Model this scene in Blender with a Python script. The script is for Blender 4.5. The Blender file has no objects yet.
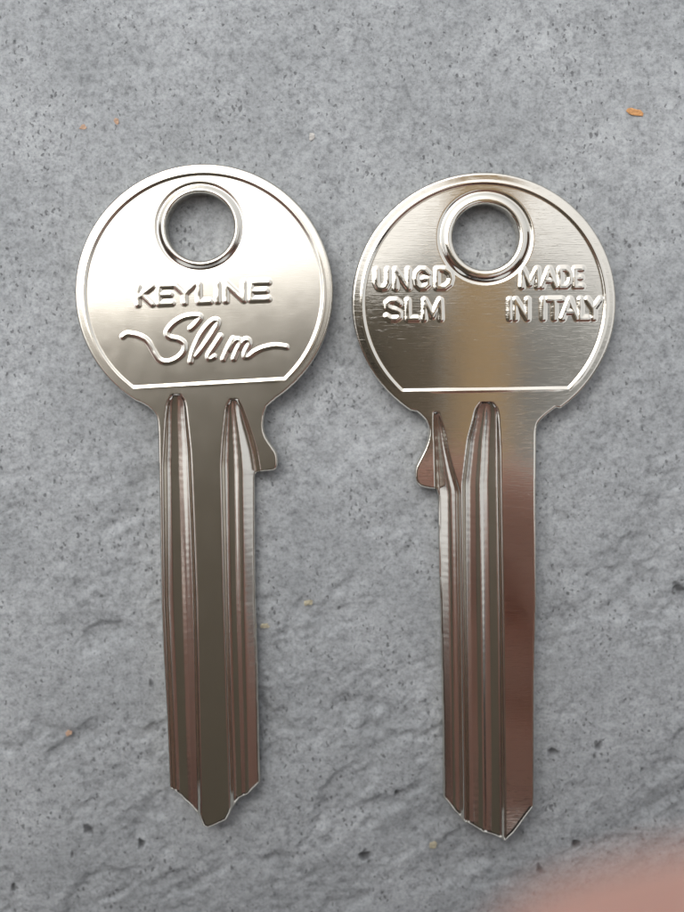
import bpy, math, random
import numpy as np
from mathutils import Vector, Matrix, Euler

# ------------------------------------------------------------------ camera, sky, sun, exposure
# one unit is one centimetre
SC = bpy.context.scene
SC.unit_settings.system = 'METRIC'
SC.unit_settings.scale_length = 0.01
COL = SC.collection

CAM_H = 11.0
TILT = math.radians(4.0)
LENS = 36.0 / 0.745
CAM_LOC = Vector((0.0, 0.0, CAM_H))

cd = bpy.data.cameras.new('camera')
cam = bpy.data.objects.new('camera', cd)
COL.objects.link(cam)
cam.location = CAM_LOC
cam.rotation_euler = (-TILT, 0, 0)
cd.sensor_fit = 'VERTICAL'
cd.sensor_height = 36.0
cd.sensor_width = 27.0
cd.lens = LENS
cd.clip_start = 0.02
cd.clip_end = 5000.0
cd.dof.use_dof = True
cd.dof.focus_distance = 10.72
cd.dof.aperture_fstop = 0.155
SC.camera = cam

SUN_EL, SUN_AZ = math.radians(60), math.radians(-38)      # azimuth from +Y, clockwise
w = bpy.data.worlds.new('World')
SC.world = w
w.use_nodes = True
nt = w.node_tree
nt.nodes.clear()
out = nt.nodes.new('ShaderNodeOutputWorld')
bg = nt.nodes.new('ShaderNodeBackground')
sky = nt.nodes.new('ShaderNodeTexSky')
sky.sky_type = 'NISHITA'
sky.sun_disc = False
sky.sun_elevation = SUN_EL
sky.sun_rotation = SUN_AZ
sky.air_density = 1.0
sky.dust_density = 6.0
sky.ozone_density = 1.0
hsv = nt.nodes.new('ShaderNodeHueSaturation')             # cloud veil takes most of the blue out
hsv.inputs['Saturation'].default_value = 0.28
nt.links.new(sky.outputs[0], hsv.inputs['Color'])
deck = nt.nodes.new('ShaderNodeMix')                      # even overcast between sky and ground
deck.data_type = 'RGBA'
deck.inputs['Factor'].default_value = 0.55
deck.inputs['B'].default_value = (4.0, 4.05, 4.12, 1)
nt.links.new(hsv.outputs[0], deck.inputs['A'])
nt.links.new(deck.outputs['Result'], bg.inputs['Color'])
bg.inputs['Strength'].default_value = 0.15
nt.links.new(bg.outputs[0], out.inputs[0])

sd = bpy.data.lights.new('sun', 'SUN')
sd.energy = 0.62
sd.angle = math.radians(42)
sd.color = (1.0, 0.97, 0.93)
sun = bpy.data.objects.new('sun', sd)
COL.objects.link(sun)
sdir = Vector((math.sin(SUN_AZ) * math.cos(SUN_EL), math.cos(SUN_AZ) * math.cos(SUN_EL), math.sin(SUN_EL)))
sun.rotation_euler = sdir.to_track_quat('Z', 'Y').to_euler()
sun.location = sdir * 60

SC.view_settings.view_transform = 'Standard'
SC.view_settings.look = 'None'
SC.view_settings.gamma = 1.0
SC.view_settings.exposure = 0.74
SC.render.engine = 'CYCLES'
SC.cycles.max_bounces = 8

# ------------------------------------------------------------------ helpers
S = 36.0 / LENS
ct, st = math.cos(TILT), math.sin(TILT)


def at(px, py, z):
    """photo pixel(s) -> world x, y on the level plane at height z"""
    a = (np.asarray(px, float) - 342.0) / 912.0 * S
    b = -(np.asarray(py, float) - 456.0) / 912.0 * S
    dx, dy, dz = a, b * ct - st, -b * st - ct
    t = (z - CAM_H) / dz
    return a * t, dy * t


PX = 0.00893          # centimetres per photo pixel on the keys


def tag(o, label=None, cat=None, group=None, kind=None):
    if label: o['label'] = label
    if cat: o['category'] = cat
    if group: o['group'] = group
    if kind: o['kind'] = kind
    return o


def empty(name, loc, rot=(0, 0, 0)):
    o = bpy.data.objects.new(name, None)
    o.location = loc
    o.rotation_euler = rot
    o.empty_display_size = 0.2
    COL.objects.link(o)
    return o


def mesh_obj(name, verts, quads, mat, parent=None, normals=None, smooth=True, tris=None):
    verts = np.asarray(verts, np.float32)
    me = bpy.data.meshes.new(name)
    me.vertices.add(len(verts))
    me.vertices.foreach_set('co', verts.ravel())
    quads = np.asarray(quads, np.int32)
    nq = len(quads)
    k = quads.shape[1]
    me.loops.add(nq * k)
    me.loops.foreach_set('vertex_index', quads.ravel())
    me.polygons.add(nq)
    me.polygons.foreach_set('loop_start', np.arange(0, nq * k, k, dtype=np.int32))
    me.polygons.foreach_set('loop_total', np.full(nq, k, np.int32))
    me.update(calc_edges=True)
    me.validate()
    if smooth:
        me.polygons.foreach_set('use_smooth', np.ones(len(me.polygons), bool))
    if normals is not None and len(me.polygons) == nq:
        me.normals_split_custom_set_from_vertices(np.asarray(normals, np.float32).tolist())
    me.materials.append(mat)
    o = bpy.data.objects.new(name, me)
    COL.objects.link(o)
    if parent: o.parent = parent
    return o


def smoothstep(a, b, x):
    t = np.clip((x - a) / (b - a), 0, 1)
    return t * t * (3 - 2 * t)


def seg_dist(X, Y, pts, closed=False):
    """distance to a polyline"""
    D = np.full(X.shape, 1e9)
    n = len(pts)
    for i in range(n if closed else n - 1):
        ax, ay = pts[i]
        bx, by = pts[(i + 1) % n]
        vx, vy = bx - ax, by - ay
        L = vx * vx + vy * vy + 1e-12
        t = np.clip(((X - ax) * vx + (Y - ay) * vy) / L, 0, 1)
        D = np.minimum(D, (X - ax - t * vx) ** 2 + (Y - ay - t * vy) ** 2)
    return np.sqrt(D)


def inside(X, Y, pts):
    r = np.zeros(X.shape, bool)
    n = len(pts)
    for i in range(n):
        ax, ay = pts[i]
        bx, by = pts[(i + 1) % n]
        if ay == by: continue
        c = ((ay > Y) != (by > Y)) & (X < (bx - ax) * (Y - ay) / (by - ay) + ax)
        r ^= c
    return r


def spline(pts, n=6):
    """Catmull-Rom through open points"""
    P = np.array([pts[0]] + list(pts) + [pts[-1]], float)
    res = []
    for i in range(1, len(P) - 2):
        for k in range(n):
            t = k / n
            a, b, c, d = P[i - 1], P[i], P[i + 1], P[i + 2]
            res.append(tuple(0.5 * (2 * b + (c - a) * t + (2 * a - 5 * b + 4 * c - d) * t * t + (3 * b - a - 3 * c + d) * t ** 3)))
    res.append(tuple(P[-2]))
    return res


def vnoise(X, Y, seed):
    """smooth value noise on float coordinates"""
    rng = np.random.default_rng(seed)
    T = rng.random((256, 256))
    xi, yi = np.floor(X).astype(int), np.floor(Y).astype(int)
    fx, fy = X - xi, Y - yi
    fx, fy = fx * fx * (3 - 2 * fx), fy * fy * (3 - 2 * fy)
    a, b = T[xi & 255, yi & 255], T[(xi + 1) & 255, yi & 255]
    c, d = T[xi & 255, (yi + 1) & 255], T[(xi + 1) & 255, (yi + 1) & 255]
    return (a * (1 - fx) + b * fx) * (1 - fy) + (c * (1 - fx) + d * fx) * fy - 0.5


def fbm(X, Y, seed, octv=4, g=0.5):
    r, a, f = 0, 1.0, 1.0
    for i in range(octv):
        r = r + a * vnoise(X * f + 17.3 * i, Y * f + 5.1 * i, seed + i)
        a *= g
        f *= 2.03
    return r


# ------------------------------------------------------------------ materials
def new_mat(name):
    m = bpy.data.materials.new(name)
    m.use_nodes = True
    t = m.node_tree
    return m, t, t.nodes['Principled BSDF']


def N(t, kind, **kw):
    n = t.nodes.new(kind)
    for k, v in kw.items(): setattr(n, k, v)
    return n


def ramp(t, src, stops):
    r = t.nodes.new('ShaderNodeValToRGB')
    e = r.color_ramp.elements
    while len(e) < len(stops): e.new(0.5)
    for el, (p, c) in zip(e, stops):
        el.position = p
        el.color = c if len(c) == 4 else (*c, 1)
    t.links.new(src, r.inputs[0])
    return r


def metal(name, color, rough, scratch, scratch_rot, milled=False):
    m, t, p = new_mat(name)
    p.inputs['Metallic'].default_value = 1.0
    tc = N(t, 'ShaderNodeTexCoord')
    # long fine scratches: noise stretched along one direction
    bumps = None
    for i, (rot, sx, sy, amt) in enumerate(scratch_rot):
        mp = N(t, 'ShaderNodeMapping')
        mp.inputs['Rotation'].default_value = (0, 0, math.radians(rot))
        mp.inputs['Scale'].default_value = (sx, sy, 1)
        t.links.new(tc.outputs['Object'], mp.inputs[0])
        nz = N(t, 'ShaderNodeTexNoise')
        nz.inputs['Scale'].default_value = 1.0
        nz.inputs['Detail'].default_value = 3.0
        nz.inputs['Roughness'].default_value = 0.6
        t.links.new(mp.outputs[0], nz.inputs['Vector'])
        b = N(t, 'ShaderNodeBump')
        b.inputs['Strength'].default_value = amt
        b.inputs['Distance'].default_value = scratch
        sc_ = ramp(t, nz.outputs['Fac'], [(0.30, (0, 0, 0)), (0.58, (.25, .25, .25)), (0.66, (1, 1, 1))])
        t.links.new(sc_.outputs[0], b.inputs['Height'])
        if bumps is not None: t.links.new(bumps.outputs[0], b.inputs['Normal'])
        bumps = b
    t.links.new(bumps.outputs[0], p.inputs['Normal'])
    # tarnish: slow drift of colour and gloss
    nz = N(t, 'ShaderNodeTexNoise')
    nz.inputs['Scale'].default_value = 1.6
    nz.inputs['Detail'].default_value = 6.0
    t.links.new(tc.outputs['Object'], nz.inputs['Vector'])
    c0 = tuple(c * 0.97 for c in color)
    r = ramp(t, nz.outputs['Fac'], [(0.35, c0), (0.65, color)])
    t.links.new(r.outputs[0], p.inputs['Base Color'])
    nz2 = N(t, 'ShaderNodeTexNoise')
    nz2.inputs['Scale'].default_value = 7.0
    nz2.inputs['Detail'].default_value = 8.0
    t.links.new(tc.outputs['Object'], nz2.inputs['Vector'])
    mr = N(t, 'ShaderNodeMapRange')
    mr.inputs['From Min'].default_value = 0.3
    mr.inputs['From Max'].default_value = 0.7
    mr.inputs['To Min'].default_value = rough * 0.94
    mr.inputs['To Max'].default_value = rough * 1.06
    t.links.new(nz2.outputs['Fac'], mr.inputs['Value'])
    t.links.new(mr.outputs[0], p.inputs['Roughness'])
    return m


NICKEL = (0.745, 0.71, 0.635)
M_satin = metal('satin_nickel', NICKEL, 0.18, 0.002, [(20, 9, 150, 0.022), (75, 7, 120, 0.018)])
M_bright = metal('bright_nickel', NICKEL, 0.07, 0.002, [(-35, 6, 120, 0.045), (-62, 9, 150, 0.035), (75, 5, 170, 0.025)])
M_groove = metal('milled_nickel', NICKEL, 0.17, 0.002, [(0, 4, 46, 0.016), (90, 2, 160, 0.05)])


def concrete_mat():
    m, t, p = new_mat('weathered_concrete')
    tc = N(t, 'ShaderNodeTexCoord')
    wr = N(t, 'ShaderNodeAttribute', attribute_name='pit_dark')

    def noise(scale, detail, rough=0.55, warp=None):
        n = N(t, 'ShaderNodeTexNoise')
        n.inputs['Scale'].default_value = scale
        n.inputs['Detail'].default_value = detail
        n.inputs['Roughness'].default_value = rough
        t.links.new(tc.outputs['Object'] if warp is None else warp, n.inputs['Vector'])
        return n.outputs['Fac']

    def mul(a, b, fac, blend='MULTIPLY'):
        x = N(t, 'ShaderNodeMix', data_type='RGBA', blend_type=blend)
        x.inputs['Factor'].default_value = fac
        t.links.new(a, x.inputs['A'])
        t.links.new(b, x.inputs['B'])
        return x.outputs['Result']

    def math_(op, a, b):
        x = N(t, 'ShaderNodeMath', operation=op)
        t.links.new(a, x.inputs[0])
        if isinstance(b, float): x.inputs[1].default_value = b
        else: t.links.new(b, x.inputs[1])
        return x.outputs[0]
    base = ramp(t, noise(0.8, 7, 0.6), [(0.3, (0.243, 0.258, 0.268)), (0.7, (0.345, 0.363, 0.375))]).outputs[0]
    mott = ramp(t, noise(6, 6, 0.65), [(0.3, (0.80, 0.80, 0.80)), (0.7, (1.15, 1.15, 1.15))]).outputs[0]
    col = mul(base, mott, 0.8)
    sand = ramp(t, noise(38, 3, 0.6), [(0.30, (0.66, 0.66, 0.67)), (0.48, (1, 1, 1)), (0.72, (1.22, 1.22, 1.22))]).outputs[0]
    col = mul(col, sand, 0.65)
    grain = ramp(t, noise(15, 7, 0.72), [(0.36, (0.58, 0.58, 0.59)), (0.50, (1, 1, 1)), (0.68, (1.15, 1.15, 1.15))]).outputs[0]
    col = mul(col, grain, 0.75)
    # pin-prick pores, in drifts
    pore = N(t, 'ShaderNodeTexVoronoi')
    pore.inputs['Scale'].default_value = 17
    mp = N(t, 'ShaderNodeMapping')
    mp.inputs['Rotation'].default_value = (0, 0, math.radians(-50))
    mp.inputs['Scale'].default_value = (1.5, 1.0, 1.0)
    t.links.new(tc.outputs['Object'], mp.inputs[0])
    wn = N(t, 'ShaderNodeTexNoise')
    wn.inputs['Scale'].default_value = 28
    t.links.new(tc.outputs['Object'], wn.inputs['Vector'])
    wv = N(t, 'ShaderNodeVectorMath', operation='MULTIPLY_ADD')
    t.links.new(wn.outputs['Color'], wv.inputs[0])
    wv.inputs[1].default_value = (0.07, 0.07, 0.0)
    t.links.new(mp.outputs[0], wv.inputs[2])
    t.links.new(wv.outputs[0], pore.inputs['Vector'])
    drift = ramp(t, noise(1.6, 5, 0.7), [(0.34, (0.25, 0.25, 0.25)), (0.62, (1, 1, 1))]).outputs[0]
    rnd = N(t, 'ShaderNodeSeparateColor')
    t.links.new(pore.outputs['Color'], rnd.inputs[0])
    size = math_('MULTIPLY', math_('MULTIPLY', rnd.outputs[0], drift), 0.46)
    dots = N(t, 'ShaderNodeMapRange', interpolation_type='SMOOTHSTEP')
    diff = math_('SUBTRACT', size, pore.outputs['Distance'])
    dots.inputs['From Min'].default_value = -0.02
    dots.inputs['From Max'].default_value = 0.16
    t.links.new(diff, dots.inputs['Value'])
    dark = math_('MAXIMUM', math_('MULTIPLY', dots.outputs[0], 0.6), wr.outputs['Fac'])
    x = N(t, 'ShaderNodeMix', data_type='RGBA', blend_type='MIX')
    t.links.new(dark, x.inputs['Factor'])
    t.links.new(col, x.inputs['A'])
    x.inputs['B'].default_value = (0.042, 0.043, 0.046, 1)
    t.links.new(x.outputs['Result'], p.inputs['Base Color'])
    p.inputs['Roughness'].default_value = 0.82
    p.inputs['Specular IOR Level'].default_value = 0.3
    b = N(t, 'ShaderNodeBump')
    b.inputs['Strength'].default_value = 0.55
    b.inputs['Distance'].default_value = 0.015
    t.links.new(math_('SUBTRACT', noise(30, 5, 0.65), math_('MULTIPLY', dots.outputs[0], 0.6)), b.inputs['Height'])
    t.links.new(b.outputs[0], p.inputs['Normal'])
    return m


def plain(name, col, rough, var=0.2, scale=8, sss=0.0):
    m, t, p = new_mat(name)
    tc = N(t, 'ShaderNodeTexCoord')
    n = N(t, 'ShaderNodeTexNoise')
    n.inputs['Scale'].default_value = scale
    n.inputs['Detail'].default_value = 5
    t.links.new(tc.outputs['Object'], n.inputs['Vector'])
    r = ramp(t, n.outputs['Fac'], [(0.3, tuple(c * (1 - var) for c in col)), (0.7, tuple(min(1, c * (1 + var)) for c in col))])
    t.links.new(r.outputs[0], p.inputs['Base Color'])
    p.inputs['Roughness'].default_value = rough
    if sss:
        p.inputs['Subsurface Weight'].default_value = sss
        p.inputs['Subsurface Radius'].default_value = (0.4, 0.15, 0.08)
        p.inputs['Subsurface Scale'].default_value = 0.5
    return m


# ------------------------------------------------------------------ the setting: concrete
def axis(c, half_in, step, half_out):
    """fine in the middle, stretching out to the rim of the slab"""
    core = np.arange(c - half_in, c + half_in + step * .5, step)
    outl, d, x = [], step, half_in
    while x < half_out:
        d *= 1.18
        x += d
        outl.append(x)
    outl = np.array(outl)
    return np.concatenate([c - outl[::-1], core, c + outl])


def build_concrete():
    xs = axis(0.0, 3.75, 0.0105, 150)
    ys = axis(-0.75, 4.95, 0.0105, 150)
    X, Y = np.meshgrid(xs, ys, indexing='ij')
    PXX = 342 + X / 0.0091          # rough photo pixels for placing features
    rough = smoothstep(2.0, -3.4, Y)                       # coarser, more worn towards the near edge
    Z = 0.030 * fbm(X * 0.55, Y * 0.55, 3, 3)
    c, s = math.cos(math.radians(30)), math.sin(math.radians(30))
    U, V = X * c + Y * s, -X * s + Y * c                   # trowel direction
    Z += (0.010 + 0.060 * rough) * fbm(U * 1.3, V * 2.0, 11, 5, 0.5)
    Z += (0.004 + 0.013 * rough) * fbm(U * 7, V * 10, 31, 3, 0.6)
    lump = smoothstep(0.05, 0.4, fbm(U * 2.2, V * 3.0, 71, 3))
    Z -= 0.035 * rough * lump
    # faint trowel edges
    wav = V * 0.6 + 1.2 * fbm(X * 0.4, Y * 0.4, 77, 2)
    saw = wav - np.floor(wav)
    Z += 0.008 * (smoothstep(0, 0.85, saw) - smoothstep(0.85, 1.0, saw)) * (0.5 + vnoise(X * .7, Y * .7, 5))
    pit_dark = np.zeros_like(X)  # darker colour inside the pits
    rng = np.random.default_rng(8)
    core = (np.abs(X) < 4) & (Y < 4.4) & (Y > -5.9)
    # pinholes and little pits
    ix = (np.abs(xs) < 4).nonzero()[0]
    iy = ((ys < 4.4) & (ys > -5.9)).nonzero()[0]
    Xc, Yc = X[np.ix_(ix, iy)], Y[np.ix_(ix, iy)]
    Zc, Wc = Z[np.ix_(ix, iy)].copy(), pit_dark[np.ix_(ix, iy)].copy()
    x0, y0 = Xc[0, 0], Yc[0, 0]

    def pit(px, py, r, depth, dark, ang, el):
        k = 3.2 * r * el
        i0, i1 = int((px - k - x0) / 0.0105), int((px + k - x0) / 0.0105) + 2
        j0, j1 = int((py - k - y0) / 0.0105), int((py + k - y0) / 0.0105) + 2
        i0, j0 = max(0, i0), max(0, j0)
        if i1 <= i0 or j1 <= j0: return
        xx, yy = Xc[i0:i1, j0:j1] - px, Yc[i0:i1, j0:j1] - py
        a, b = xx * math.cos(ang) + yy * math.sin(ang), -xx * math.sin(ang) + yy * math.cos(ang)
        d = np.sqrt((a / el) ** 2 + b * b) / r
        d = d * (1 + 0.9 * fbm(Xc[i0:i1, j0:j1] * 32, Yc[i0:i1, j0:j1] * 32, 6, 2))
        Zc[i0:i1, j0:j1] -= depth * smoothstep(1.25, 0.3, d)
        Wc[i0:i1, j0:j1] = np.maximum(Wc[i0:i1, j0:j1], dark * smoothstep(1.3, 0.1, d))
    for i in range(1600):
        px, py = rng.uniform(-3.7, 3.7), rng.uniform(-5.5, 4.2)
        # pits come in drifts
        if vnoise(np.array([px * .9]), np.array([py * .9]), 41)[0] + rng.uniform(-.35, .35) < -0.02: continue
        big = rng.random() < 0.05
        r = rng.uniform(0.017, 0.028) if big else rng.uniform(0.007, 0.016)
        pit(px, py, r, r * rng.uniform(0.5, 1.1), rng.uniform(0.55, 0.95) if big else rng.uniform(0.15, 0.7),
            math.radians(30) + rng.normal(0, .8), rng.uniform(1.0, 1.6))
    # the ones that stand out in the picture
    for (qx, qy, r) in [(344, 407, 3.6), (364, 857, 7), (638, 8, 3.5), (364, 100, 3), (130, 82, 3.5), (45, 99, 3.5), (62, 89, 3),
                        (557, 150, 3.5), (573, 175, 2.8), (678, 83, 3), (624, 199, 3.5), (357, 472, 3), (356, 506, 3.5), (405, 465, 3),
                        (306, 567, 3), (357, 612, 3), (401, 686, 4), (346, 656, 3), (277, 624, 4), (587, 528, 4), (680, 590, 7), (95, 742, 3),
                        (150, 683, 4.5), (137, 748, 3.5), (38, 563, 3), (98, 597, 4), (14, 564, 3), (120, 689, 3.5), (313, 734, 3),
                        (396, 794, 5), (552, 752, 7), (598, 747, 6), (540, 870, 5), (445, 860, 4), (262, 889, 4), (10, 890, 5), (70, 855, 5),
                        (593, 756, 5), (575, 845, 6), (640, 770, 5), (230, 867, 4), (88, 830, 6), (140, 845, 6)]:
        wx, wy = at(qx, qy, 0)
        pit(float(wx), float(wy), r * 0.0072, r * 0.0065, 0.78, rng.uniform(0, 3), rng.uniform(1.0, 1.4))
    # pale ridges of laitance near the bottom edge and a broken lip
    for pts, wd, hgt in [([(400, 905), (450, 893), (490, 872), (525, 862), (560, 872), (590, 879)], 14, 0.030),
                         ([(480, 860), (520, 858), (545, 866)], 8, -0.022),
                         ([(650, 838), (684, 812)], 12, 0.02),
                         ([(60, 905), (110, 880), (160, 868), (200, 872)], 16, 0.016),
                         ([(520, 765), (590, 742), (640, 740)], 12, -0.016),
                         ([(0, 75), (70, 60), (110, 45), (180, 15)], 10, 0.009),
                         ([(105, 62), (130, 35), (165, 18)], 8, 0.008),
                         ([(300, 85), (380, 92), (470, 70)], 10, 0.006)]:
        P = [tuple(float(q) for q in at(a, b, 0)) for a, b in spline(pts, 4)]
        d = seg_dist(Xc, Yc, P) / (wd * 0.0091)
        d = d + 0.6 * fbm(Xc * 5, Yc * 5, 9, 3)
        Zc += hgt * np.exp(-np.clip(d, 0, None) ** 2 * 1.4) * (0.6 + 0.8 * vnoise(Xc * 4, Yc * 4, 15))
    Z[np.ix_(ix, iy)] = Zc
    pit_dark[np.ix_(ix, iy)] = Wc
    Z -= 0.012
    Z = np.minimum(Z, -0.006 + 0.25 * (Z + 0.006))        # worn flat tops: the keys lie on them
    nx, ny = X.shape
    idx = np.arange(nx * ny).reshape(nx, ny)
    quads = np.stack([idx[:-1, :-1], idx[1:, :-1], idx[1:, 1:], idx[:-1, 1:]], -1).reshape(-1, 4)
    o = mesh_obj('ground', np.stack([X, Y, Z], -1).reshape(-1, 3), quads, concrete_mat())
    a = o.data.attributes.new('pit_dark', 'FLOAT', 'POINT')
    a.data.foreach_set('value', pit_dark.astype(np.float32).ravel())
    tag(o, 'weathered grey concrete slab full of pinholes under the keys', 'concrete', kind='structure')
    return o


build_concrete()

# ------------------------------------------------------------------ the keys
THK = 22.0      # thickness in photo pixels (about 2 mm)


def ell(cx, cy, rx, ry, a0, a1, n):
    return [(cx + rx * math.cos(math.radians(a)), cy + ry * math.sin(math.radians(a))) for a in np.linspace(a0, a1, n)]


def key(name, label, group, outline, bow_c, hole, collar_w, line, rim_w, texts, grooves, shoulder_fn, tip_fn, mats, step, tilt):
    """One key blank from a height map laid over its outline (lengths in photo pixels)."""
    ol = np.array(outline)
    x0, x1 = ol[:, 0].min() - 2, ol[:, 0].max() + 2
    y0, y1 = ol[:, 1].min() - 2, ol[:, 1].max() + 2
    gx, gy = np.arange(x0, x1, step), np.arange(y0, y1, step)
    X, Y = np.meshgrid(gx, gy, indexing='ij')

    def sdf(X, Y):
        d = seg_dist(X, Y, outline, True)
        s = np.where(inside(X, Y, outline), -d, d)
        hcx, hcy, hr = hole
        return np.maximum(s, hr - np.hypot(X - hcx, Y - hcy))
    nx, ny = X.shape
    Cx, Cy = (X[:-1, :-1] + step / 2), (Y[:-1, :-1] + step / 2)
    SD = sdf(X, Y)
    cen = 0.25 * (SD[:-1, :-1] + SD[1:, :-1] + SD[1:, 1:] + SD[:-1, 1:])
    keep = cen < 0
    idx = np.arange(nx * ny).reshape(nx, ny)
    # photo y grows downward, so this order faces up in the world
    quads = np.stack([idx[:-1, :-1], idx[:-1, 1:], idx[1:, 1:], idx[1:, :-1]], -1)[keep]
    used, inv = np.unique(quads, return_inverse=True)
    quads = inv.reshape(-1, 4)
    vx, vy = X.ravel()[used], Y.ravel()[used]
    # boundary edges
    e = np.concatenate([quads[:, [0, 1]], quads[:, [1, 2]], quads[:, [2, 3]], quads[:, [3, 0]]])
    key_ = np.sort(e, 1)
    _, first, cnt = np.unique(key_[:, 0].astype(np.int64) * len(vx) + key_[:, 1], return_index=True, return_counts=True)
    bedge = e[first[cnt == 1]]
    bv = np.unique(bedge)
    for _ in range(3):      # pull the rim of the grid onto the true outline
        h = 0.05
        s = sdf(vx[bv], vy[bv])
        dx = (sdf(vx[bv] + h, vy[bv]) - s) / h
        dy = (sdf(vx[bv], vy[bv] + h) - s) / h
        L = np.hypot(dx, dy) + 1e-6
        vx[bv] -= np.clip(s, -1.2, 1.2) * dx / L
        vy[bv] -= np.clip(s, -1.2, 1.2) * dy / L
    sd = -sdf(vx, vy)
    sd[bv] = 0

    # ---- height map
    hcx, hcy, hr = hole
    bcx, bcy, brx, bry = bow_c
    rr = np.hypot((vx - bcx) / brx, (vy - bcy) / bry) * brx
    rin = brx - rim_w
    (lx0, ly0), (lx1, ly1) = line
    ly = ly0 + (ly1 - ly0) * (vx - lx0) / (lx1 - lx0)
    dl = vy - ly                                    # > 0 below the line, on the blade side
    rec = np.maximum(rr - rin, dl)                  # signed distance to the recessed face
    H = np.zeros_like(vx)
    H -= 0.8 * smoothstep(1.2, -1.4, rec)
    H += (1 - np.exp(-(((rr - rin) ** 2 + dl ** 2) / 30))) * np.clip(0.4 + 0.6 * fbm(vx / 35, vy / 35, 63, 2), 0.08, 1) * 0.7 * np.exp(-((rec - 1.2) / 1.4) ** 2) * (rec < 30)
    # collar round the hole
    dh = np.hypot(vx - hcx, vy - hcy) - hr
    inb = rec < 0
    cw = collar_w
    H += 1.8 * smoothstep(cw + 1.5, cw - 2.5, dh) + 0.6 * np.exp(-((dh - cw * .45) / (cw * .28)) ** 2)
    H -= 0.8 * np.exp(-((dh - cw - 2.5) / 1.5) ** 2)
    txt_mask = []
    for tname, strokes, wd, hgt in texts:
        sx = [p[0] for st_ in strokes for p in st_]
        sy = [p[1] for st_ in strokes for p in st_]
        near = (vx > min(sx) - 8) & (vx < max(sx) + 8) & (vy > min(sy) - 8) & (vy < max(sy) + 8)
        d = np.full(near.sum(), 1e9)
        for st_ in strokes: d = np.minimum(d, seg_dist(vx[near], vy[near], st_))
        H[near] += hgt * smoothstep(wd * .5 + 1.7, wd * .5 - 1.3, d) * (1 + .25 * fbm(vx[near] / 9, vy[near] / 9, 52, 2))
        full = np.full(vx.shape, 1e9)
        full[near] = d
        txt_mask.append((tname, full < wd * .5 + 0.9))
    gmask = []
    for g in grooves:
        dep = g(vx, vy)
        H -= dep
        gmask.append(dep > 0.12)
    H -= 0.7 * smoothstep(4.0, 0, sd) * smoothstep(tip_fn, tip_fn + 22, vy)
    # rounded arris
    R = 2.2
    dd = np.clip(sd, 0, R)
    H -= (R - np.sqrt(np.maximum(R * R - (R - dd) ** 2, 0))) * 0.9
    # stamping slack
    H += 0.07 * fbm(vx / 60, vy / 60, 21, 2) + 0.012 * fbm(vx / 14, vy / 14, 24, 2)

    # ---- part of each face
    P = np.full(len(vx), 0)
    names = ['bow', 'blade', 'rim', 'hole_collar']
    P[(dl > 1.5)] = 1
    P[(rec >= 0) & (dl <= 1.5)] = 2
    P[(rr > rin) & (dl <= 8)] = 2
    P[(dh < cw + .8)] = 3
    for tname, tm in txt_mask:
        names.append(tname)
        P[tm] = len(names) - 1
    for gm in gmask:
        names.append('groove')
        P[gm & (P == 1)] = len(names) - 1
    names.append('shoulder')
    if shoulder_fn is not None: P[shoulder_fn(vx, vy) & (P == 1)] = len(names) - 1
    Pf = P[quads[:, 0]]

    # ---- world coordinates, side walls
    ztop = THK * PX
    wx, wy = at(vx, vy, ztop)
    wz = ztop + H * PX
    base = len(vx)
    rank = np.full(base, -1)
    rank[bv] = np.arange(len(bv))
    nb = len(bv)
    rings = []
    cxw, cyw = at(bcx, bcy, ztop)
    zt = wz[bv]
    for f in (0.5, 0.0):
        rings.append(np.stack([wx[bv], wy[bv], zt * f + 0.004], -1))
    V = np.concatenate([np.stack([wx, wy, wz], -1)] + rings)
    a, b = bedge[:, 0], bedge[:, 1]
    walls, wp = [], []
    prev = lambda v: v
    for k in range(2):
        lo = base + k * nb + rank
        if k == 0:
            walls.append(np.stack([b, a, lo[a], lo[b]], -1))
        else:
            hi = base + (k - 1) * nb + rank
            walls.append(np.stack([hi[b], hi[a], lo[a], lo[b]], -1))
        wp.append(np.where(P[a] >= 4, np.where(dl[a] > 1.5, 1, 2), P[a]))
    F = np.concatenate([quads] + walls)
    FP = np.concatenate([Pf] + wp)
    # smooth normals over the whole key, so its parts meet without seams
    fn = np.cross(V[F[:, 2]] - V[F[:, 0]], V[F[:, 3]] - V[F[:, 1]])
    NV = np.zeros_like(V)
    for k in range(4): np.add.at(NV, F[:, k], fn)
    NV /= np.linalg.norm(NV, axis=1, keepdims=True) + 1e-12
    # thing
    mid = (float(cxw), float(cyw), 0.0)
    ccx, ccy = at(bcx, (y0 + y1) / 2, ztop)
    loc = Vector((float(ccx), float(ccy), 0.0))
    root = empty(name, loc)
    tag(root, label, 'key', group)
    objs = {}

    def sub(pid, nm, parent, mat):
        f = F[FP == pid]
        if not len(f): return None
        u, iv = np.unique(f, return_inverse=True)
        return mesh_obj(nm, V[u] - np.array(loc), iv.reshape(-1, 4), mat, parent, NV[u])
    face, blade_m, groove_m = mats
    bow = sub(0, 'bow', root, face)
    blade = sub(1, 'blade', root, blade_m)
    for pid, nm in enumerate(names):
        if pid < 2: continue
        under = blade if nm in ('groove', 'shoulder') else bow
        sub(pid, nm, under, groove_m if nm == 'groove' else (blade_m if nm == 'shoulder' else face))
    root.rotation_euler = tilt
    return root


def interp(y, ys, xs): return np.interp(y, ys, xs)


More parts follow.
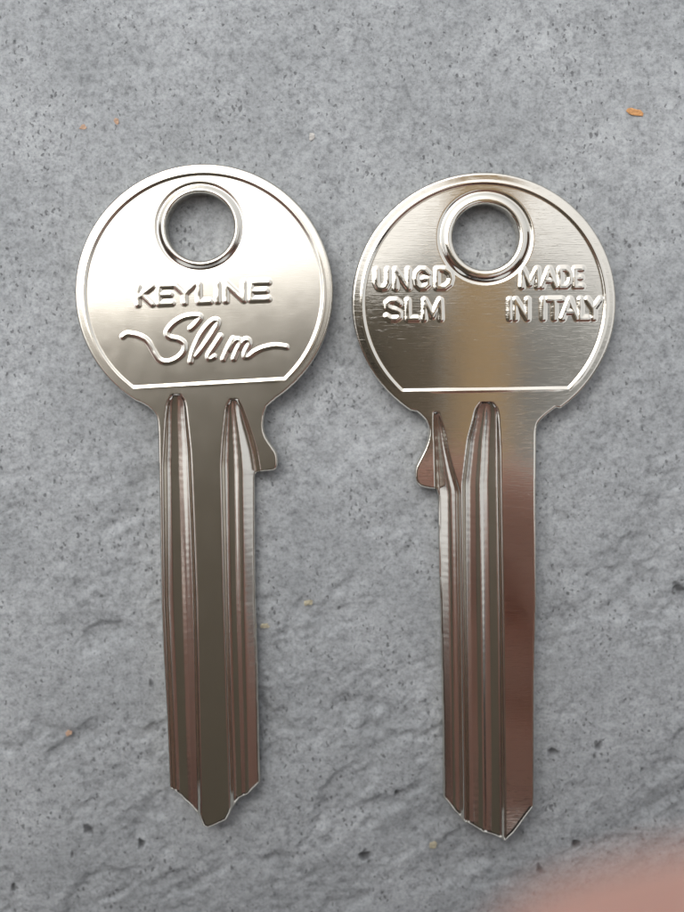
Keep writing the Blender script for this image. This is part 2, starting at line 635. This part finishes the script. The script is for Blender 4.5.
def groove_fn(lb, rb, prof, top, run):
    """groove between a left and a right border, both [(y, x)]; grows deeper from 'top' downwards; prof = [(s, depth)]"""
    ps, pd = [p[0] for p in prof], [p[1] for p in prof]
    lys, lxs = zip(*lb)
    rys, rxs = zip(*rb)

    def f(x, y):
        l = sum(interp(y + o, lys, lxs) for o in (-3, 0, 3)) / 3
        r = sum(interp(y + o, rys, rxs) for o in (-3, 0, 3)) / 3
        wd = np.maximum(r - l, 0.5)
        s = (x - l) / wd
        k = 0.8 / wd
        p = (np.interp(s - k, ps, pd, 0, 0) + np.interp(s, ps, pd, 0, 0) + np.interp(s + k, ps, pd, 0, 0)) / 3
        t = np.clip((y - top) / run, 0, 1)
        d = p * np.sqrt(np.maximum(1 - (1 - t) ** 2, 0))
        d = d + np.where(d > 1, 0.016 * np.sin(y * 0.9 + 0.8 * np.sin(x * .3)) * (vnoise(x / 9, y / 40, 14) + .5) + 0.03 * fbm(x / 7, y / 6.0, 91, 2), 0)
        return np.where(y > top, np.maximum(d, 0), 0)
    return f


# ---- lettering as strokes -------------------------------------------------------
GL = {
    'K': [[(0, 0), (0, 1)], [(1, 0), (0.1, .55)], [(.3, .45), (1, 1)]],
    'E': [[(1, 0), (0, 0), (0, 1), (1, 1)], [(0, .5), (.85, .5)]],
    'Y': [[(0, 0), (.5, .5), (.5, 1)], [(1, 0), (.5, .5)]],
    'L': [[(0, 0), (0, 1), (1, 1)]],
    'I': [[(.5, 0), (.5, 1)]],
    'N': [[(0, 1), (0, 0), (1, 1), (1, 0)]],
    'U': [[(0, 0), (0, .7), (.2, .95), (.5, 1), (.8, .95), (1, .7), (1, 0)]],
    'G': [[(.95, .2), (.7, .02), (.35, 0), (.08, .2), (0, .5), (.08, .8), (.35, 1), (.7, .98), (.95, .82), (.95, .52), (.6, .52)]],
    'D': [[(0, 0), (0, 1), (.55, 1), (.9, .8), (1, .5), (.9, .2), (.55, 0), (0, 0)]],
    'S': [[(.95, .15), (.7, 0), (.3, 0), (.04, .14), (.06, .36), (.35, .48), (.68, .54), (.96, .68), (.95, .88), (.7, 1), (.3, 1), (.02, .85)]],
    'M': [[(0, 1), (.04, 0), (.5, .85), (.96, 0), (1, 1)]],
    'A': [[(0, 1), (.5, 0), (1, 1)], [(.22, .66), (.78, .66)]],
    'T': [[(0, 0), (1, 0)], [(.5, 0), (.5, 1)]],
}


def word(spec, top0, top1, h0, h1, xa, xb, inset=2.3):
    """spec = [(char, x0, x1)]; top edge and height drift from left to right"""
    out_ = []
    for ch, a, b in spec:
        for st_ in GL[ch]:
            q = []
            for u, v in st_:
                x = a + inset + u * max(b - a - 2 * inset, 0.01)
                t = (x - xa) / (xb - xa)
                q.append((x, top0 + (top1 - top0) * t + inset + v * (h0 + (h1 - h0) * t - 2 * inset)))
            out_.append(q)
    return out_


def zz(pts, sx, ox, oy): return [(ox + a / sx, oy + b / sx) for a, b in pts]


# ---- key seen from the side with the script emblem
OUT_L = (ell(203.8, 292, 129.2, 128.6, 122, 418 - 2, 120)
         + spline([(266.5, 407), (264, 416), (263.4, 428), (266, 437), (271.5, 445.5), (276.3, 453), (277.6, 461), (276.8, 467.5), (274, 470.3), (266, 471.3), (257.5, 472.5), (254.4, 476), (254, 482)], 4)
         + [(254, 544), (254.7, 600), (256.8, 666), (258.5, 758), (259.3, 786), (247, 797), (239, 801), (231, 812), (226.5, 820.5), (214, 826.5), (208, 828.8), (203, 827), (199, 818), (182.6, 802.5), (169.5, 788),
            (166.8, 718), (163, 652), (161, 600), (159.5, 510), (158, 440)] + spline([(157.6, 427), (155.5, 415.5), (148, 407.5), (138, 402)], 4))
KEYLINE = word([('K', 135.5, 154.5), ('E', 156.5, 174), ('Y', 173, 196), ('L', 196.5, 212), ('I', 213.5, 221.5), ('N', 223.5, 246), ('E', 248.5, 270.5)],
               284.5, 279.5, 22.5, 21.5, 135, 271)
Z1 = (3.8, 120, 260)
SLIM = [spline(zz(q, *Z1), 5) for q in [
    [(10, 292), (30, 281), (75, 290), (105, 310), (127, 347), (150, 380), (182, 388), (218, 374), (242, 348), (245, 320), (222, 302), (188, 294), (178, 275), (205, 240), (250, 216), (303, 214), (290, 240), (268, 262)],
    [(268, 387), (282, 335), (312, 275), (348, 234), (370, 230), (368, 250), (340, 296), (310, 338), (286, 366)],
    [(382, 290), (362, 322), (336, 362), (340, 376), (358, 368)],
    [(430, 300), (410, 336), (392, 378)],
    [(412, 342), (434, 310), (450, 303), (456, 318), (444, 345), (432, 376)],
    [(450, 336), (468, 309), (484, 303), (492, 317), (478, 346), (474, 368), (490, 366), (512, 350), (545, 335), (590, 326), (632, 331)],
]]
g1 = groove_fn([(394, 173), (397, 169.6), (403, 167), (418, 165.3), (465, 162.8), (600, 164), (705, 168.5), (800, 172)],
               [(394, 180), (397, 183.5), (403, 186), (418, 187.5), (452, 191), (518, 194), (600, 197), (705, 199), (800, 201)],
               [(0, 0), (.12, 5.2), (.24, 6.9), (.52, 7.0), (.66, 6.3), (.80, 4.6), (.88, 4.1), (.93, 2.0), (1, 0)], 394, 90)
g2 = groove_fn([(399, 231), (402, 228), (408, 226), (418, 225), (440, 222.5), (465, 221), (600, 224), (705, 227), (800, 230)],
               [(399, 237), (402, 239.5), (408, 242.5), (418, 246), (435, 252), (452, 257), (470, 260), (480, 259.8), (600, 260), (705, 263), (800, 264.5)],
               [(0, 0), (.09, 5.4), (.17, 6.4), (.34, 6.4), (.42, 5.0), (.50, 4.8), (.54, 4.6), (.62, 5.9), (.87, 10.6), (1, 0)], 399, 80)
kg = 'two nickel key blanks lying side by side'
key('key_blank', 'uncut satin nickel key with flowing script and a swash on its round bow', kg,
    OUT_L, (203.8, 292, 129.2, 128.6), (200, 227, 34.0), 6.5, ((137, 387), (270, 379.5)), 10.5,
    [('lettering', KEYLINE, 4.4, 0.8), ('script_emblem', SLIM, 3.2, 0.95)], [g1, g2],
    lambda x, y: (x > 257) & (y > 425) & (y < 474), 782, (M_satin, M_satin, M_groove), 0.75, (0, 0, 0))

# ---- key seen from its other face
OUT_R = (ell(484.1, 302.5, 132.2, 130.5, 124, 416 - 1.5, 120)
         + spline([(556, 408), (545, 416.6), (538.5, 424), (536.6, 433)], 4)
         + [(536.2, 491), (536.4, 570), (536.6, 600), (534.5, 682), (534, 807), (515, 833), (505.5, 842.3), (495, 838.5), (484, 835), (473.5, 828.5), (463, 822), (444.3, 801.5), (443.6, 723), (441, 600), (440, 570), (439.2, 497)]
         + spline([(437.4, 489.5), (431, 488.8), (422.5, 487.2), (417.6, 484), (415.2, 477), (415.4, 468.5), (418, 462), (425, 448), (428.8, 436), (428.5, 426), (424, 418.5), (417, 412)], 4))
Z2 = (2.6308, 360, 240)
fx = lambda v: 360 + v / 2.6308
UNGD = word([('U', fx(37), fx(80)), ('N', fx(88), fx(134)), ('G', fx(141), fx(188)), ('D', fx(197), fx(246))], 268, 267, 22.5, 22.5, 372, 455)
SLM = word([('S', fx(64), fx(112)), ('L', fx(120), fx(158)), ('M', fx(163), fx(219))], 298.5, 298, 23, 23, 384, 443)
MADE = word([('M', fx(420), fx(474)), ('A', fx(473), fx(522)), ('D', fx(521), fx(561)), ('E', fx(560), fx(590))], 267, 266.5, 22, 22, 520, 585)
ITALY = word([('I', fx(384), fx(404)), ('N', fx(403), fx(447)), ('I', fx(472), fx(492)), ('T', fx(487), fx(537)), ('A', fx(527), fx(577)), ('L', fx(574), fx(606)), ('Y', fx(592), fx(638))],
             297.5, 297, 23.5, 23.5, 508, 602)
h1 = groove_fn([(412, 434), (430, 434), (447, 435), (481, 435.5), (491, 435.5), (600, 437.2), (800, 440.6)],
               [(412, 438), (430, 444), (447, 447), (470, 453), (491, 459.7), (600, 461.5), (800, 464)],
               [(0, 0), (.16, 11.0), (.40, 7.2), (.54, 5.0), (.68, 4.6), (.84, 5.6), (.91, 5.0), (1, 0)], 412, 85)
h2 = groove_fn([(401, 482.5), (405, 478), (412, 474.8), (421, 473), (440, 468), (484, 462.5), (600, 463.5), (800, 466)],
               [(401, 491), (404.5, 495.5), (411, 498.3), (430, 499.5), (452, 500.5), (600, 503), (800, 505)],
               [(0, 0), (.08, 4.0), (.20, 5.4), (.36, 5.2), (.46, 4.2), (.56, 6.2), (.68, 6.8), (.84, 5.2), (.91, 4.4), (.96, 2.2), (1, 0)], 402, 90)
key('key_blank', 'uncut shiny nickel key with only block capitals on its scratched mirror-bright bow', kg,
    OUT_R, (484.1, 302.5, 132.2, 130.5), (485.5, 237, 33.0), 10.0, ((419, 390), (561, 388)), 11.5,
    [('lettering', UNGD + SLM, 4.6, 0.8), ('lettering', MADE + ITALY, 4.4, 0.8)], [h1, h2],
    lambda x, y: (x < 436) & (y > 425) & (y < 491), 796, (M_bright, M_bright, M_groove), 0.75, (0, 0, 0))

# ------------------------------------------------------------------ crumbs on the concrete
M_or = plain('orange_grit', (0.46, 0.24, 0.10), 0.9, 0.3, 30)
M_ye = plain('yellow_grit', (0.36, 0.33, 0.24), 0.9, 0.3, 30)
M_rust = plain('faded_grit', (0.40, 0.27, 0.19), 0.9, 0.3, 30)
M_wh = plain('pale_grit', (0.42, 0.41, 0.39), 0.9, 0.2, 30)


def crumb(name, label, cat, px, py, rx, ry, ang, mat, group):
    rnd = random.Random(int(px * 7 + py))
    wx, wy = at(px, py, 0)
    import bmesh
    bm = bmesh.new()
    bmesh.ops.create_icosphere(bm, subdivisions=2, radius=1.0)
    for v in bm.verts:
        k = 1 + rnd.uniform(-.42, .42)
        v.co = Vector((v.co.x * rx * PX * k, v.co.y * ry * PX * k, v.co.z * min(rx, ry) * PX * 0.35 * k))
    me = bpy.data.meshes.new(name)
    bm.to_mesh(me)
    bm.free()
    me.materials.append(mat)
    o = bpy.data.objects.new(name, me)
    o.location = (float(wx), float(wy), -0.008 + min(rx, ry) * PX * 0.15)
    o.rotation_euler = (0, 0, ang)
    COL.objects.link(o)
    tag(o, label, cat, group)


GG = 'coloured crumbs of grit on the concrete'
crumb('grit_flake', 'largest bright orange flake on the concrete, up beyond the mirror-bright key', 'flake', 635, 112, 6.6, 3.4, -0.3, M_or, GG)
crumb('grit_flake', 'faint orange speck out beside a second speck, above the script key', 'flake', 83, 127, 3.6, 2.2, 0.3, M_rust, GG)
crumb('grit_flake', 'small orange speck nearest the top of the script key', 'flake', 116, 121, 2.4, 2.9, 0.2, M_rust, GG)
crumb('grit_flake', 'orange crumb alone on the concrete beside the lower blade of the script key', 'flake', 69, 733, 3.2, 2.6, 0.8, M_rust, GG)
crumb('grit_flake', 'pale orange crumb midway between the two blades', 'flake', 308, 603, 4.0, 3.0, 0.3, M_ye, GG)
crumb('grit_grain', 'yellow crumb touching the shadow of the script key blade', 'grain', 265, 626, 4.2, 2.6, 0.0, M_ye, GG)
crumb('grit_grain', 'cream grain on the concrete just below the tip of the lettered key', 'grain', 432.5, 845, 3.6, 3.6, 0.0, M_ye, GG)
crumb('grit_grain', 'whitish grain on the concrete above the gap between the bows', 'grain', 312, 137, 3.0, 3.4, 0.0, M_wh, GG)

# ------------------------------------------------------------------ the phone and the hand over the keys
M_back = plain('phone_back', (0.34, 0.298, 0.225), 0.45, 0.01, 2)
M_dark = plain('phone_glass', (0.03, 0.03, 0.035), 0.12, 0.05, 2)
M_skin = plain('skin', (0.63, 0.355, 0.29), 0.5, 0.10, 3, 0.2)
M_nail = plain('nail', (0.62, 0.36, 0.30), 0.25, 0.05, 3)


def rbox(name, sx, sy, sz, r, mat, parent, loc, n=8, edge=0.12):
    """slab with rounded corners and softened edges"""
    import bmesh
    bm = bmesh.new()
    pts = []
    for (cx, cy, a0) in ((sx / 2 - r, sy / 2 - r, 0), (-sx / 2 + r, sy / 2 - r, 90), (-sx / 2 + r, -sy / 2 + r, 180), (sx / 2 - r, -sy / 2 + r, 270)):
        for i in range(n + 1):
            a = math.radians(a0 + 90 * i / n)
            pts.append((cx + r * math.cos(a), cy + r * math.sin(a)))
    vs = [bm.verts.new((x, y, -sz / 2)) for x, y in pts]
    f = bm.faces.new(vs)
    ex = bmesh.ops.extrude_face_region(bm, geom=[f])
    for v in ex['geom']:
        if isinstance(v, bmesh.types.BMVert): v.co.z = sz / 2
    bmesh.ops.recalc_face_normals(bm, faces=bm.faces)
    es = [e for e in bm.edges if abs(e.verts[0].co.z - e.verts[1].co.z) < 1e-6]
    bmesh.ops.bevel(bm, geom=es, offset=edge, segments=3, affect='EDGES')
    me = bpy.data.meshes.new(name)
    bm.to_mesh(me)
    bm.free()
    me.materials.append(mat)
    o = bpy.data.objects.new(name, me)
    o.location = loc
    COL.objects.link(o)
    o.parent = parent
    return o


PH_R, PH_T = 1.75, 1.5          # lens to the long edge and to the top edge of the phone
ph = empty('phone', CAM_LOC, (-TILT, 0, 0))
tag(ph, 'phone held flat above the keys to photograph them, mirrored in their metal', 'phone')
rbox('body', 7.4, 15.6, 0.72, 0.9, M_back, ph, (PH_R - 3.7, PH_T - 7.8, 0.62))
rbox('screen', 7.1, 15.3, 0.02, 0.8, M_dark, ph, (PH_R - 3.7, PH_T - 7.8, 0.995), edge=0.004)


def ring(name, r0, r1, z0, z1, mat, parent, loc, n=40):
    V, F = [], []
    for (r, z) in ((r0, z0), (r1, z0), (r1, z1), (r0, z1)):
        V += [(r * math.cos(2 * math.pi * i / n) + loc[0], r * math.sin(2 * math.pi * i / n) + loc[1], z) for i in range(n)]
    for k in range(4):
        for i in range(n):
            j = (i + 1) % n
            F.append((k * n + i, k * n + j, ((k + 1) % 4) * n + j, ((k + 1) % 4) * n + i))
    return mesh_obj(name, V, F, mat, parent, smooth=False)


ms, ts_, ps_ = new_mat('strip_translucent')  # translucent tan for the added strip mirrored in the metal
ps_.inputs['Base Color'].default_value = (0.60, 0.51, 0.39, 1)
ps_.inputs['Roughness'].default_value = 0.9
tl = N(ts_, 'ShaderNodeBsdfTranslucent')
tl.inputs['Color'].default_value = (0.62, 0.535, 0.42, 1)
wv_ = N(ts_, 'ShaderNodeTexNoise')
wv_.inputs['Scale'].default_value = 14
wv_.inputs['Detail'].default_value = 4
mr_ = N(ts_, 'ShaderNodeMapRange')
mr_.inputs['To Min'].default_value = 0.70
mr_.inputs['To Max'].default_value = 0.90
ts_.links.new(wv_.outputs['Fac'], mr_.inputs['Value'])
mxs = N(ts_, 'ShaderNodeMixShader')
ts_.links.new(mr_.outputs[0], mxs.inputs[0])
ts_.links.new(ps_.outputs[0], mxs.inputs[1])
ts_.links.new(tl.outputs[0], mxs.inputs[2])
ts_.links.new(mxs.outputs[0], ts_.nodes['Material Output'].inputs['Surface'])
rbox('tan_band_strip', 1.15, 8.6, 0.05, 0.3, ms, ph, (2.46, -0.45, 0.16), edge=0.015)  # added strip, puts a tan band into the bright key's reflection
for ly in (0.0, -1.9, -3.8):
    ring('lens_ring', 0.45, 0.70, 0.10, 0.27, M_dark, ph, (0, ly))



# the hanging fingertip covers the photo's lower corner, about five centimetres below the lens
def cam_pt(px, py, d):
    a = (px - 342) / 912 * S * d
    b = -(py - 456) / 912 * S * d
    v = Vector((a, b, -d))
    v.rotate(Euler((-TILT, 0, 0)))
    return tuple(CAM_LOC + v)


LITTLE = [cam_pt(1750, 1420, 2.7), cam_pt(1250, 1215, 3.0), cam_pt(900, 1145, 3.2), cam_pt(655, 1168, 3.3), cam_pt(490, 1222, 3.3)]


def skinned(name, nodes, edges, root, mat, sub=3):
    me = bpy.data.meshes.new(name)
    me.from_pydata([n[0] for n in nodes], edges, [])
    o = bpy.data.objects.new('rig', me)
    COL.objects.link(o)
    o.modifiers.new('skin', 'SKIN').use_smooth_shade = True
    for i, d in enumerate(me.skin_vertices[0].data):
        d.radius = (nodes[i][1], nodes[i][1])
        d.use_root = (i == root)
    sb = o.modifiers.new('sub', 'SUBSURF')
    sb.levels = sb.render_levels = sub
    dg = bpy.context.evaluated_depsgraph_get()
    dg.update()
    m2 = bpy.data.meshes.new_from_object(o.evaluated_get(dg))
    bpy.data.objects.remove(o)
    m2.name = name
    m2.materials.clear()
    m2.materials.append(mat)
    m2.polygons.foreach_set('use_smooth', np.ones(len(m2.polygons), bool))
    r = bpy.data.objects.new(name, m2)
    COL.objects.link(r)
    return r


class Rig:
    def __init__(self): self.n, self.e = [], []

    def add(self, p, r, parent=None):
        self.n.append((tuple(p), r))
        if parent is not None: self.e.append((parent, len(self.n) - 1))
        return len(self.n) - 1

    def chain(self, parent, pts, rs):
        for p, r in zip(pts, rs): parent = self.add(p, r, parent)
        return parent


def photographer():
    """squats over the keys with unseen legs added on either side to block low sky, both hands on the long edges of the phone"""
    B, J, T = Rig(), Rig(), Rig()
    pel = B.add((0, -54, 20), 12)
    che = B.chain(pel, [(0, -49, 34), (2, -37, 46)], (11.5, 12))
    neck = B.chain(che, [(2, -25, 56), (3, -15, 59)], (6, 5.2))
    B.chain(neck, [(5.5, -6, 60.5), (8.6, 1, 60.5), (10.5, 6.5, 58.8)], (6.0, 7.8, 6.2))  # unseen head, leaned in to darken the bright bow's reflection
    tp = T.add((0, -55, 19), 14)
    T.add((0, -52, 30), 13.5, tp)
    for sx in (1, -1):
        B.chain(pel, [(sx * 11, -46, 24), (sx * 20, -18, 39), (sx * 18.5, -12, 22), (sx * 18, -13, 6), (sx * 19, -2, 3.5), (sx * 19.5, 4, 2.6)], (7.5, 5.4, 4.6, 3.2, 2.8, 2.0))
        T.chain(tp, [(sx * 11, -46, 24), (sx * 20, -17, 39.5), (sx * 18.5, -11, 23), (sx * 18, -12.5, 8.5)], (9.6, 8.4, 7.6, 6.4))  # dark legs added out of view to block side sky from the grooves
    Jp = J.add((0, -53, 24), 14.5)
    Jc = J.chain(Jp, [(0, -49, 34), (2, -38, 46), (4, -27, 54.5)], (14, 14.5, 8.5))
    for sx in (1, -1):
        ox = 0 if sx > 0 else PH_R * 2 - 7.4           # mirrored about the middle of the phone
        m = lambda x, y, z: (x if sx > 0 else -x + ox, y, z)
        sh = B.chain(che, [(sx * 17 + 2, -34, 51)], (6,))
        el_ = B.chain(sh, [(sx * 21 + 1, -31, 38), (sx * 24, -27, 27)], (4.8, 4.2))
        wr = B.chain(el_, [m(19.5, -18, 18.5), m(14.5, -10.2, 11.6)], (3.8, 2.7))
        J.chain(Jc - 1, [(sx * 17 + 2, -34, 51), (sx * 21 + 1, -31, 38), (sx * 24, -27, 27), m(19.5, -18, 18.5), m(13.2, -9.4, 11.5)], (8, 6.2, 5.8, 5.2, 4.4))
        palm = B.add(m(9.6, -7.0, 11.5), 3.0, wr)
        if sx > 0:
            kn = B.add(m(6.3, -3.9, 11.4), 1.3, palm)
            B.chain(kn, [m(4.1, -3.3, 10.2), m(2.2, -3.1, 10.05), m(0.9, -3.0, 10.3)], (1.0, 0.9, 0.62))
        else:
            kn = B.add(m(6.3, -3.4, 11.3), 1.3, palm)
            B.chain(kn, [m(4.0, -2.7, 10.2), m(2.2, -2.4, 10.1), m(0.8, -2.3, 10.3)], (0.95, 0.85, 0.6))
        kn = B.add(m(6.2, -5.6, 11.0), 1.3, palm)
        B.chain(kn, [m(4.0, -5.0, 10.0), m(2.1, -4.7, 10.05), m(0.6, -4.6, 10.3)], (1.05, 0.98, 0.66))
        kn = B.add(m(6.2, -7.4, 10.7), 1.3, palm)
        B.chain(kn, [m(4.0, -6.7, 9.9), m(2.0, -6.3, 9.95), m(0.6, -6.2, 10.2)], (1.1, 1.02, 0.68))
        kn = B.add(m(6.6, -9.2, 10.3), 1.2, palm)
        if sx > 0: B.chain(kn, LITTLE, (0.85, 0.85, 0.88, 0.86, 0.74))
        else: B.chain(kn, [m(4.4, -9.0, 9.9), m(2.6, -8.7, 10.0), m(1.4, -8.6, 10.2)], (0.85, 0.75, 0.52))
        th = B.add(m(6.2, -6.6, 13.4), 1.4, palm)
        B.chain(th, [m(3.8, -5.4, 13.4), m(1.8, -4.6, 13.1), m(0.7, -4.2, 12.8)], (1.05, 0.9, 0.64))
    p = skinned('person', B.n, B.e, 0, M_skin)
    tag(p, 'person whose blurred pink fingertip pokes in at the lower corner, hand raised over the keys', 'person')
    j = skinned('jacket', J.n, J.e, 0, plain('brown_cloth', (0.05, 0.027, 0.021), 0.9, 0.3, 3), 2)
    j.parent = p
    q = skinned('added_trousers', T.n, T.e, 0, plain('dark_denim', (0.045, 0.036, 0.034), 0.9, 0.3, 3), 2)  # unseen, added with the legs that block the low sky
    q.parent = p
    H = Rig()
    a = H.add((3.2, -14, 58.8), 6.6)
    H.chain(a, [(5.8, -5, 61), (8.8, 1.5, 61), (10.6, 7.2, 59)], (7.2, 8.6, 7.2))
    k = skinned('added_hood', H.n, H.e, 0, plain('grey_wool', (0.74, 0.735, 0.72), 0.95, 0.15, 2), 2)  # unseen, added over the head to grey the bright bow's reflection
    k.parent = p
    for sx in (1, -1):
        F = Rig()
        a = F.add((sx * 18, -15, 5.5), 4.4)
        F.chain(a, [(sx * 18.6, -8, 4.6), (sx * 19.2, -1, 3.6), (sx * 19.8, 6, 3.0)], (4.6, 4.2, 2.9))
        k = skinned('added_shoe', F.n, F.e, 0, plain('brown_leather', (0.09, 0.05, 0.03), 0.6, 0.3, 3), 2)  # unseen feet of the added sky-blocking legs
        k.parent = p


photographer()
